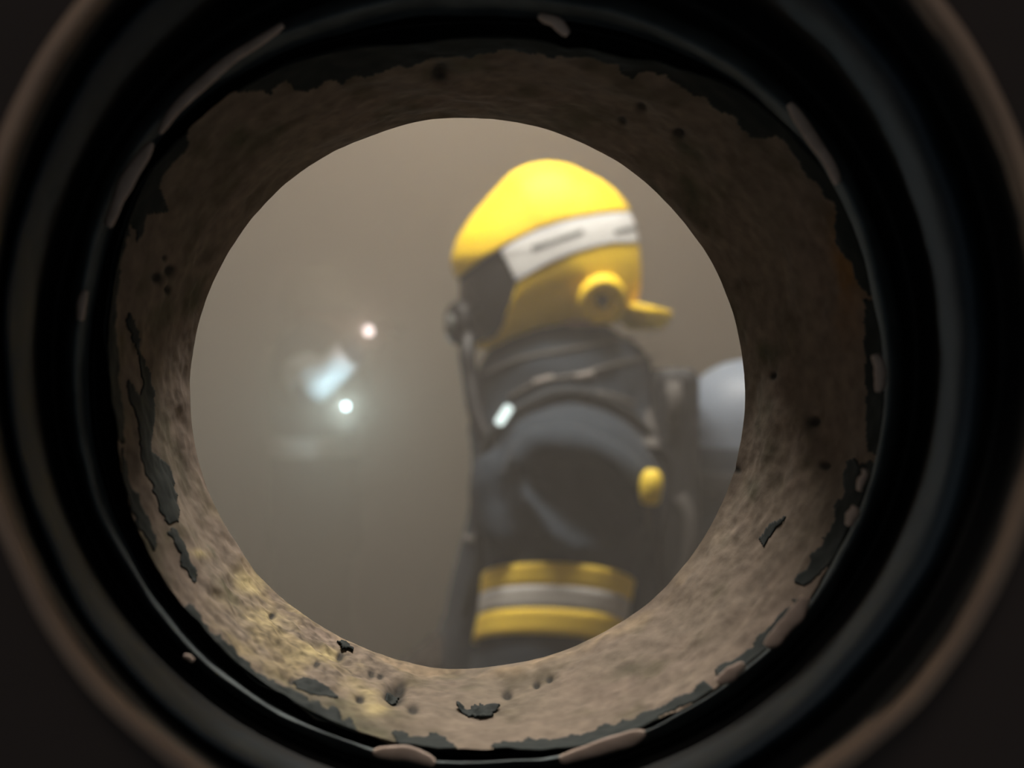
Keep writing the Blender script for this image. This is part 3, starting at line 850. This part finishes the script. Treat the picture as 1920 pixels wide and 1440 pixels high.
# ------------------------------------------------------------------ second firefighter deep in the smoke
D2 = 2.9
def Q(x, y, dd=0.0): return P(x, y, D2 + dd)
fx = Q(590, 700)[0]
far = thing('person', (fx, D2, 0), 'dim firefighter deep in the smoke on the left, raising a bent arm', 'person')
zz = lambda y: EYE + (720 - y) / FPX * D2
sh, el_, ha = Q(556, 662, -0.20), Q(582, 728, -0.30), Q(672, 650, -0.32)
sh2, el2, ha2 = Q(640, 665, 0.16), Q(675, 760, 0.10), Q(655, 775, -0.22)
it2 = [(cap((fx, D2, zz(690)), (fx + 0.01, D2, zz(1000)), 0.15, 0.165, (1, 1.2, 1)),),
       (cap((fx, D2 - 0.17, zz(668)), (fx, D2 + 0.17, zz(668)), 0.09, 0.09), 0.06), (cap((fx, D2, zz(670)), (fx + 0.01, D2, zz(625)), 0.085, 0.08), 0.04),
       (cap(sh, el_, 0.075, 0.052), 0.02), (cap(el_, ha, 0.052, 0.042), 0.02), (cap(sh2, el2, 0.085, 0.07), 0.02), (cap(el2, ha2, 0.07, 0.05), 0.02)]
co2 = union(it2)
j2 = body_mesh('jacket', lambda p: co2(p) + 0.004 * vnoise(p * 16), (fx - 0.3, D2 - 0.55, 0.75), (fx + 0.42, D2 + 0.42, zz(600)), 0.014, M_cloth, far)
le2 = union([(cap((fx, D2, 0.98), (fx, D2, 0.86), 0.145, 0.14, (1, 1.2, 1)),)] + [(cap((fx, D2 + s * 0.11, 0.85), (fx + 0.03 * s, D2 + s * 0.12, 0.48), 0.105, 0.09), 0.03) for s in (-1, 1)] + [(cap((fx + 0.03 * s, D2 + s * 0.12, 0.48), (fx + 0.02 * s, D2 + s * 0.12, 0.16), 0.09, 0.08), 0.03) for s in (-1, 1)])
body_mesh('trousers', le2, (fx - 0.3, D2 - 0.33, 0.05), (fx + 0.3, D2 + 0.33, 1.16), 0.016, M_cloth2, far)
for s in (-1, 1):
    x, y = fx + 0.02 * s, D2 + s * 0.12
    bt = union([(cap((x, y, 0.26), (x, y, 0.10), 0.066, 0.058),), (cap((x, y, 0.05), (x + 0.15, y, 0.045), 0.05, 0.044), 0.03)])
    body_mesh('boot', lambda p: np.maximum(bt(p), 0.001 - p[..., 2]), (x - 0.12, y - 0.12, -0.02), (x + 0.26, y + 0.12, 0.36), 0.013, M_boot, far)
hd2 = Q(600, 578)
h2 = union([(ell(hd2, (0.095, 0.078, 0.105)),), (ell(hd2 + np.array([0.045, 0, -0.07]), (0.05, 0.055, 0.06)), 0.04), (cap(hd2 + np.array([0.09, 0, -0.02]), hd2 + np.array([0.11, 0, -0.05]), 0.011, 0.016), 0.015), (cap(hd2 + np.array([-0.01, 0, -0.08]), hd2 + np.array([-0.01, 0, -0.17]), 0.058, 0.06), 0.04)])
body_mesh('head', h2, hd2 - 0.22, hd2 + 0.2, 0.012, M_skin, far)
for (w, dv, sd) in ((ha, ha - el_, 1), (ha2, ha2 - el2, -1)):
    g = union(hand_items(w, dv, (0, -0.6, 1), sd))
    body_mesh('glove', g, w - 0.17, w + 0.17, 0.008, M_glove, far, 1)
for (a, b, s0, s1, mt) in ((sh, el_, 0.45, 1.0, M_pale), (el_, ha, 0.0, 0.8, M_pale)):
    o = loft_band('sleeve_stripe', co2, a, b, s0, s1, mt, j2, off=0.004, n=36, reach=0.11); o['label'] = 'wide pale reflective sleeve panel'
loft_band('hem_stripe', co2, (fx, D2, zz(690)), (fx, D2, zz(1000)), 0.40, 0.52, M_greytape, j2, off=0.004, n=48, reach=0.28)['label'] = 'grey reflective stripe'

hel2 = thing('helmet', hd2 + np.array([0, 0, -0.05]), 'faint dark helmet on the firefighter deep in the smoke', 'helmet')
hs = []
nh, mh = 40, 14
for i in range(nh):
    t = 2 * math.pi * i / nh
    for j in range(mh):
        e = j / (mh - 1) * (math.pi * 0.56)
        brim = 1.0 + 0.12 * max(0, (j - (mh - 3)) / 2)
        hs.append(hd2 + np.array([0.135 * math.sin(e) * math.cos(t) * brim, 0.115 * math.sin(e) * math.sin(t) * brim, 0.135 * math.cos(e) + 0.01]))
M_hel2 = material('dull_helmet', (0.30, 0.27, 0.2), 0.5, 0.2, 20)
o = solidify(mesh_obj('shell', hs, grid_faces(nh, mh, True), M_hel2, hel2), 0.005)
cr = [hd2 + np.array([0.142 * math.sin(e), 0, 0.142 * math.cos(e) + 0.01]) for e in np.linspace(-1.5, 1.5, 24)]
tube('crest', cr, 0.012, M_hel2, hel2, 10)

def torch(name, pos, axis, r, col, glow, power, label, body_len=0.1):
    t = thing(name, pos, label, 'torch')
    lathe('torch_body', [(0.0, -body_len), (r * 0.7, -body_len), (r * 0.7, -0.03), (r * 1.15, -0.006), (r * 1.15, 0.004), (r * 0.95, 0.005), (r * 0.9, -0.001), (0.0, -0.001)], pos, axis, M_plate, t, 24)
    lathe('lens', [(0.0, 0.003), (r * 0.5, 0.0028), (r * 0.88, 0.001)], pos, axis, emission(name + '_glow', col, glow), t, 20)
    l = bpy.data.lights.new(name + '_light', 'POINT'); l.energy = power; l.color = col; l.shadow_soft_size = 0.02
    lo = bpy.data.objects.new(name + '_light', l); COL.objects.link(lo)
    ax = Vector(axis).normalized(); lo.rotation_euler = ax.to_track_quat('-Z', 'Y').to_euler(); lo.location = Vector(pos) + ax * 0.012
    return t
torch('hand_torch', ha2 + np.array([0.035, -0.22, 0.03]), (-0.10, -1.0, 0.02), 0.011, (0.62, 0.88, 1.0), 16, 7.0, 'blue-white hand torch glowing low in front of the smoke-veiled firefighter')
torch('raised_torch', ha + np.array([0.05, -0.09, 0.045]), (-0.25, -1.0, -0.15), 0.018, (1.0, 0.86, 0.84), 5, 1.8, 'pinkish white torch in the raised hand of the smoke-veiled firefighter')

# ------------------------------------------------------------------ smoke
def smoke(name, lo, hi, density, color, label, aniso=0.0):
    m = bpy.data.materials.new(name); m.use_nodes = True
    nt = m.node_tree; nt.nodes.clear()
    v = nt.nodes.new('ShaderNodeVolumePrincipled')
    v.inputs['Color'].default_value = (*color, 1); v.inputs['Density'].default_value = density; v.inputs['Anisotropy'].default_value = aniso
    o = nt.nodes.new('ShaderNodeOutputMaterial'); nt.links.new(v.outputs[0], o.inputs['Volume'])
    m.cycles.homogeneous_volume = True
    b = box(name, lo, hi, m); tag(b, label, 'smoke', kind='stuff')
smoke('thin_smoke', (X0 + 0.001, D_BACK + 0.002, 0.001), (X1 - 0.001, 1.72, 3.449), 0.20, (0.45, 0.415, 0.38), 'thin brown-grey smoke around the near firefighter')
smoke('thick_smoke', (X0 + 0.001, 1.72, 0.001), (X1 - 0.001, YB - 0.001, 3.449), 1.0, (0.50, 0.43, 0.335), 'thick brown-grey smoke filling the back of the room')
